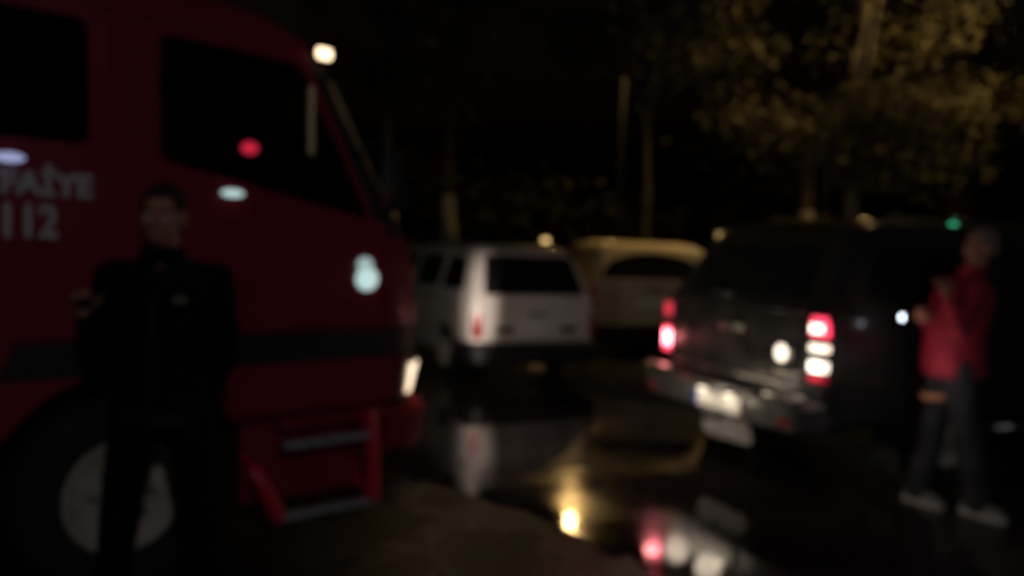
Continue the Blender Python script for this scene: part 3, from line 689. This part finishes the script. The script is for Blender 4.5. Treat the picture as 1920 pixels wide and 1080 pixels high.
link('skid_plate', prism(rounded([(-.29, .42), (.26, .43), (.20, .24), (-.36, .26)], .09), 'x', -2.64, -2.625), mat('dull_aluminium', (.30, .28, .26), .6, var=.3, scale=5), PK)
light('plate_spill', 'SPOT', (-2.80, 0, .47), 1.2, (1, .9, .78), npl, .04, (.35, 0, -1), 120, .8)
link('tow_bar', tube([(-2.5, 0, .42), (-2.74, 0, .40), (-2.80, 0, .40), (-2.80, 0, .46)], .022, 8), M_black, PK)
link('mudflap', box(-1.83, -1.815, -.88, -.66, .16, .50), M_black, PK)
link('side_bar', tube([(-.85, -.88, .40), (-.8, -.94, .42), (1.0, -.94, .42), (1.05, -.88, .40)], .035, 10), M_chrome, PK)
link('roof_rail', tube([(-1.75, -.56, 1.84), (-1.7, -.57, 1.90), (-.2, -.56, 1.91), (-.15, -.55, 1.86)], .016, 8), M_chrome, PK)
link('roof_rail', tube([(-1.75, .56, 1.84), (-1.7, .57, 1.90), (-.2, .56, 1.91), (-.15, .55, 1.86)], .016, 8), M_chrome, PK)

# ------------------------------------------------------------------ traffic light far right
TS = empty('traffic_light', (12.25, 24, bank_z(12.25, 24) - .20)); tag(TS, 'small far traffic light showing green beyond the bank', 'traffic light')
link('post', tube([(0, 0, 0), (0, 0, 2.3)], .05, 10), M_pole, TS)
hs = link('housing', box(-.19, .19, -.12, .1, 1.1, 2.12, .03), M_black, TS)
for z, m_ in ((1.92, M_redlens), (1.62, M_orange), (1.32, glow('green_lens', (.05, .85, .38), 3, (.05, .4, .2)))):
    link('lens', sphere((0, -.12, z), (.15, .05, .15)), m_, hs)
    link('visor', lathe([(.16, -.2), (.165, -.2), (.165, -.11), (.16, -.11), (.16, -.2)], 'y', 20, (0, 0, z)), M_black, hs)

# ------------------------------------------------------------------ amber roof glints, built as added glowing lamps on the bank
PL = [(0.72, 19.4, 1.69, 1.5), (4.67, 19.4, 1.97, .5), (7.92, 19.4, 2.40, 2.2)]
for (x, y, z, st_, lb) in ((PL[0] + ('amber glint on the white estate car roof, built as an added low lamp on the bank',)), (PL[1] + ('dim amber glint at the back of the pickup canopy, built as an added lamp on the bank',)), (PL[2] + ('bright amber glint on the pickup roof, built as an added lamp on the bank',))):
    r_ = empty('amber_glint', (x, y, bank_z(x, y) - .03)); tag(r_, lb, 'glint', 'amber roof glints built as added lamps')
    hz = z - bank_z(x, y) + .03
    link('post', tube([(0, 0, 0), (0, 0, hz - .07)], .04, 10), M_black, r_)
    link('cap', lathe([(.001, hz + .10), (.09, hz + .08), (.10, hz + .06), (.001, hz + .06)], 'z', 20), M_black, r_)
    link('lamp_glass', lathe([(.001, hz - .07), (.075, hz - .07), (.08, hz + .06), (.001, hz + .06)], 'z', 20), glow('amber_glint_glow_' + str(st_), (1, .66, .24), st_), r_)

# ------------------------------------------------------------------ people
def cap(a, b, ra, rb, n=6):
    """tapered capsule"""
    a = Vector(a); b = Vector(b); d = (b - a); L = d.length; d.normalize(); path = []; rads = []
    for i in range(n):
        t = math.pi / 2 * (1 - i / n); path.append(a - d * ra * math.sin(t)); rads.append(max(.001, ra * math.cos(t)))
    path.append(a); rads.append(ra); path.append(b); rads.append(rb)
    for i in range(1, n + 1):
        t = math.pi / 2 * i / n; path.append(b + d * rb * math.sin(t)); rads.append(max(.001, rb * math.cos(t)))
    return tube(path, rads, 14)
def hand(wrist, elbow, palm_n, side, curl=.5, scale=1.0):
    """palm and five bent fingers continuing the forearm; palm_n = direction the palm faces"""
    w = Vector(wrist); f = (w - Vector(elbow)).normalized(); n = Vector(palm_n); n = (n - f * n.dot(f)).normalized(); s = f.cross(n) * side
    out = []
    for k in (-1.2, -.4, .4, 1.2):
        out.append(cap(w - f * .01 + s * k * .012, w + f * .085 * scale + s * k * .020, .016, .0135))
    for k, ln in ((-1.5, .075), (-.5, .085), (.5, .080), (1.5, .062)):
        p = w + f * .09 * scale + s * k * .0195; d = f.copy(); seg = (.45, .32, .25); r_ = .0098
        for j, q in enumerate(seg):
            d = (Matrix.Rotation(-curl * (.5 + .45 * j), 3, s * 1.0 * side) @ f) if False else (f * math.cos(curl * (.6 + .7 * j)) + n * math.sin(curl * (.6 + .7 * j)))
            e = p + d * ln * q * scale * 1.15; out.append(cap(p, e, r_, r_ - .001)); p = e; r_ -= .0008
    p = w + f * .028 - s * .034; e = p + (f * .6 - s * .62 + n * .45).normalized() * .042; out.append(cap(w + f * .02 - s * .02, e, .015, .0115))
    out.append(cap(e, e + (f * .85 - s * .1 + n * .45).normalized() * .032, .0112, .0095))
    return out
def head_meshes(c, yaw, tilt=0.0):
    M = Matrix.Translation(c) @ Matrix.Rotation(yaw, 4, 'Z') @ Matrix.Rotation(tilt, 4, 'X')
    P = [sphere((0, .012, .035), (.076, .095, .088)), sphere((0, -.018, -.03), (.064, .075, .085)), sphere((0, -.045, -.082), (.036, .036, .028)),
         cap((0, -.088, .012), (0, -.112, -.028), .009, .0135), sphere((.014, -.098, -.030), .010), sphere((-.014, -.098, -.030), .010),
         cap((-.034, -.084, .024), (.034, -.084, .024), .012, .012), sphere((.040, -.066, -.022), (.022, .02, .02)), sphere((-.040, -.066, -.022), (.022, .02, .02)),
         cap((-.018, -.089, -.056), (.018, -.089, -.056), .0075, .0075), cap((-.014, -.087, -.066), (.014, -.087, -.066), .0085, .0085),
         sphere((.078, .010, -.005), (.011, .022, .033)), sphere((-.078, .010, -.005), (.011, .022, .033))]
    return [xform(m_, M) for m_ in P], M
def face_parts(body, M, hairm, hair_r=1.0, cap_m=None):
    for s in (-1, 1):
        link('eye', xform(sphere((s * .031, -.081, .004), .0125), M), M_eye, body)
        link('eyebrow', xform(cap((s * .016, -.096, .028), (s * .046, -.086, .029), .0045, .0035), M), M_hair, body)
    hm = [xform(sphere((0, .020, .046), (.083 * hair_r, .100 * hair_r, .090 * hair_r)), M), xform(sphere((0, .055, 0), (.074, .058, .075)), M)]
    hair = remesh(hm, .008, 2)
    # trim the hair off the face
    cutb = xform(box(-.2, .2, -.3, -.052, -.3, .075), M)
    cut2 = xform(box(-.2, .2, -.3, .0, -.3, .022), M)
    return link('hair', boolean(hair, [('DIFFERENCE', cutb), ('DIFFERENCE', cut2)]), hairm, body, smooth=60)
def torso(pts):
    """pts: list of (center, rx, ry) rings from bottom to top"""
    v = []; f = []; N = 20
    for c, rx, ry in pts:
        for k in range(N):
            t = 2 * math.pi * k / N
            cx = math.copysign(abs(math.cos(t)) ** .85, math.cos(t)); sy = math.copysign(abs(math.sin(t)) ** .85, math.sin(t))
            v.append((c[0] + rx * cx, c[1] + ry * sy, c[2]))
    n = len(pts)
    for i in range(n - 1):
        for k in range(N): f.append((i * N + k, i * N + (k + 1) % N, (i + 1) * N + (k + 1) % N, (i + 1) * N + k))
    f.append(tuple(range(N - 1, -1, -1))); f.append(tuple(range((n - 1) * N, n * N)))
    bm = bmesh.new(); vs = [bm.verts.new(c) for c in v]
    for q in f: bm.faces.new([vs[i] for i in q])
    return bm_mesh(bm)
def shoe(a, toe_dir, r=.045, L=.27, h=.085):
    """shoe on the ground below ankle a"""
    a = Vector((a[0], a[1], 0)); d = Vector((*toe_dir, 0)).normalized(); s = Vector((-d.y, d.x, 0))
    ms = [cap(a - d * .06 + Vector((0, 0, .05)), a + d * .03 + Vector((0, 0, .055)), .048, .05), cap(a + d * .02 + Vector((0, 0, .05)), a + d * (L - .125) + Vector((0, 0, .04)), .05, .040),
          cap(a - d * .02 + Vector((0, 0, .08)), a + Vector((0, 0, .115)), .045, .048)]
    me = remesh(ms, .008, 3)
    for v in me.vertices: v.co.z = max(v.co.z, .012)
    sole = remesh([cap(a - d * .062 + Vector((0, 0, .02)), a + d * (L - .12) + Vector((0, 0, .02)), .052, .047)], .008, 2)
    for v in sole.vertices: v.co.z = min(max(v.co.z, .0), .034)
    return me, sole
def make_person(name, label, loc, rz, J, hands, headc, yaw, tilt, mats, hairm, torso_rings, jacket_hem, toe, group=None, trouser_r=(.098, .072, .068), sleeve=(.066, .055, .047)):
    root = empty(name, loc, rz); tag(root, label, 'person', group)
    hm, M = head_meshes(Vector(headc), yaw, tilt)
    bodyp = hm + [cap(J['neck'], Vector(headc) + Vector((0, .01, -.05)), .062, .056)]
    bodyp.append(torso([(c, rx - .022, ry - .02) for c, rx, ry in torso_rings]))
    for s in ('l', 'r'):
        bodyp += [cap(J['sh' + s], J['el' + s], .05, .041), cap(J['el' + s], J['wr' + s], .041, .028),
                  cap(J['hip' + s], J['kn' + s], .078, .053), cap(J['kn' + s], J['an' + s], .052, .040)]
        n_, sd, curl = hands[s]
        bodyp += hand(J['wr' + s], J['el' + s], n_, sd, curl)
    body = link('body', remesh(bodyp, .0065, 3), mats['skin'], root, smooth=70)
    face_parts(body, M, hairm)
    # clothing
    jk = [torso(torso_rings)]
    for s in ('l', 'r'):
        w = Vector(J['el' + s]) + (Vector(J['wr' + s]) - Vector(J['el' + s])) * .93
        jk += [cap(J['sh' + s], J['el' + s], sleeve[0], sleeve[1]), cap(J['el' + s], w, sleeve[1], sleeve[2] - .008)]
        jk += [cap(Vector(J['neck']) + Vector((0, 0, -.03)), J['sh' + s], .05, .062)]
    jm = remesh(jk, .011, 4)
    for v in jm.vertices:
        d = mnoise.noise((v.co.x * 9, v.co.y * 9, v.co.z * 13)) * .007 + mnoise.noise((v.co.x * 4, v.co.y * 4, v.co.z * 22 + 5)) * .005
        v.co += v.normal * d
    link('jacket', jm, mats['jacket'], root, smooth=70)
    link('collar', xform(lathe([(.064, -.03), (.072, -.03), (.076, .035), (.066, .04), (.064, -.03)], 'z', 28), Matrix.Translation(Vector(J['neck']) + Vector((0, 0, .015)))), mats['jacket'], root)
    tr_ = [torso([(c, rx * .93, ry * .95) for c, rx, ry in torso_rings[:2]])]
    for s in ('l', 'r'):
        tr_ += [cap(J['hip' + s], J['kn' + s], trouser_r[0], trouser_r[1]), cap(J['kn' + s], Vector(J['an' + s]) + Vector((0, 0, .0)), trouser_r[1], trouser_r[2])]
    tm = remesh(tr_, .011, 4)
    for v in tm.vertices: v.co += v.normal * (mnoise.noise((v.co.x * 8, v.co.y * 8, v.co.z * 10)) * .008)
    link('trousers', tm, mats['trousers'], root, smooth=70)
    for s in ('l', 'r'):
        me, so = shoe(J['an' + s], toe[s])
        sh_ = link('shoe', me, mats['shoe'], root, smooth=60); link('sole', so, mats['sole'], sh_)
    return root

# person in black in front of the truck, facing the camera, one forearm raised
GX = Vector((-1.345, 3.28, 0))
JA = dict(neck=(0, .02, 1.50), shl=(.20, .02, 1.43), elr=(-.262, .04, 1.13), shr=(-.20, .02, 1.43), wrr=(-.245, -.12, 1.30), ell=(.235, .05, 1.13), wrl=(.12, .19, .95),
          hipl=(.10, .02, .92), hipr=(-.10, .02, .92), knl=(.165, -.01, .50), knr=(-.15, -.01, .50), anl=(.19, .02, .09), anr=(-.185, .02, .09))
ringsA = [((0, .02, .86), .165, .12), ((0, .02, .95), .178, .128), ((0, .02, 1.10), .172, .125), ((0, .015, 1.28), .215, .145), ((0, .02, 1.40), .205, .128), ((0, .02, 1.47), .12, .09)]
PA = make_person('person', 'person in black uniform facing us in front of the red truck', GX, R(6), JA,
    {'l': ((-1, 0, -.2), 1, .55), 'r': ((.5, -.8, 0), -1, .75)}, (0, -.005, 1.665), R(0), R(2),
    dict(skin=M_skin, jacket=M_uniform, trousers=M_uniform, shoe=M_boot, sole=M_black), M_hair, ringsA, .86, {'l': (.3, -1), 'r': (-.35, -1)})
link('chest_badge', box(.075, .125, -.135, -.118, 1.345, 1.375, .004), mat('badge_cloth', (.25, .22, .18), .7), PA)
link('belt', xform(lathe([(.178, -.022), (.184, -.022), (.184, .022), (.178, .022), (.178, -.022)], 'z', 36), Matrix.Translation((0, .02, .90)) @ Matrix.Diagonal((1, .76, 1, 1))), M_boot, PA)
link('zip', box(-.006, .006, -.132, -.120, .98, 1.36, .002), M_black, PA)

# person in a red jacket beside the pickup, seen from the side, torch in hand
GB = Vector((2.84, 5.47, 0))
# local frame: facing -x, camera sees the left side (-y)
JB = dict(neck=(.10, 0, 1.53), shl=(.05, -.17, 1.45), shr=(.04, .17, 1.45), ell=(-.06, -.235, 1.19), wrl=(-.12, -.20, 1.38), elr=(-.07, .20, 1.18), wrr=(-.18, .02, 1.22),
          hipl=(.02, -.09, .93), hipr=(.0, .09, .93), knl=(.09, -.10, .50), knr=(-.045, .10, .50), anl=(.17, -.12, .09), anr=(-.10, .12, .09))
ringsB = [((.02, 0, .87), .185, .18), ((.015, 0, .96), .185, .185), ((.01, 0, 1.10), .175, .18), ((.03, 0, 1.28), .18, .20), ((.05, 0, 1.42), .165, .19), ((.08, 0, 1.50), .09, .12)]
PB = make_person('person', 'person in a red jacket and white soled shoes standing beside the pickup with a torch', GB, R(-4), JB,
    {'l': ((-.3, .9, .2), 1, 1.0), 'r': ((0, 0, 1), 1, 1.15)}, (.14, 0, 1.70), R(-80), R(6),
    dict(skin=M_skin, jacket=M_redcloth, trousers=M_trouser, shoe=mat('grey_shoe', (.2, .19, .18), .7), sole=M_whiteshoe), M_greyhair, ringsB, .86, {'l': (.55, -.8), 'r': (.45, -.85)}, trouser_r=(.108, .086, .08))
link('reflective_band', xform(lathe([(.104, -.02), (.111, -.02), (.111, .02), (.104, .02), (.104, -.02)], 'z', 28), Matrix.Translation((-.022, .095, .735)) @ Matrix.Rotation(R(-8), 4, 'Y')), M_band, PB)
TO = empty('torch', GB + Vector((-.265, .02, 1.235)), R(-4)); tag(TO, 'small lit torch held by the person in the red jacket', 'torch')
link('torch_body', lathe([(.001, .12), (.013, .12), (.014, 0), (.02, -.02), (.021, -.05), (.017, -.052)], 'x', 20), M_black, TO)
link('lens', sphere((-.048, 0, 0), (.018, .021, .021)), glow('torch_lens', (.80, .90, 1.0), 6.0), TO)
light('jacket_fill', 'POINT', (-.03, -.34, -.32), .8, (1.0, .93, .9), TO, .03)  # fill added apart from the torch, brightens the jacket hem

scene['note'] = ''
del scene['note']
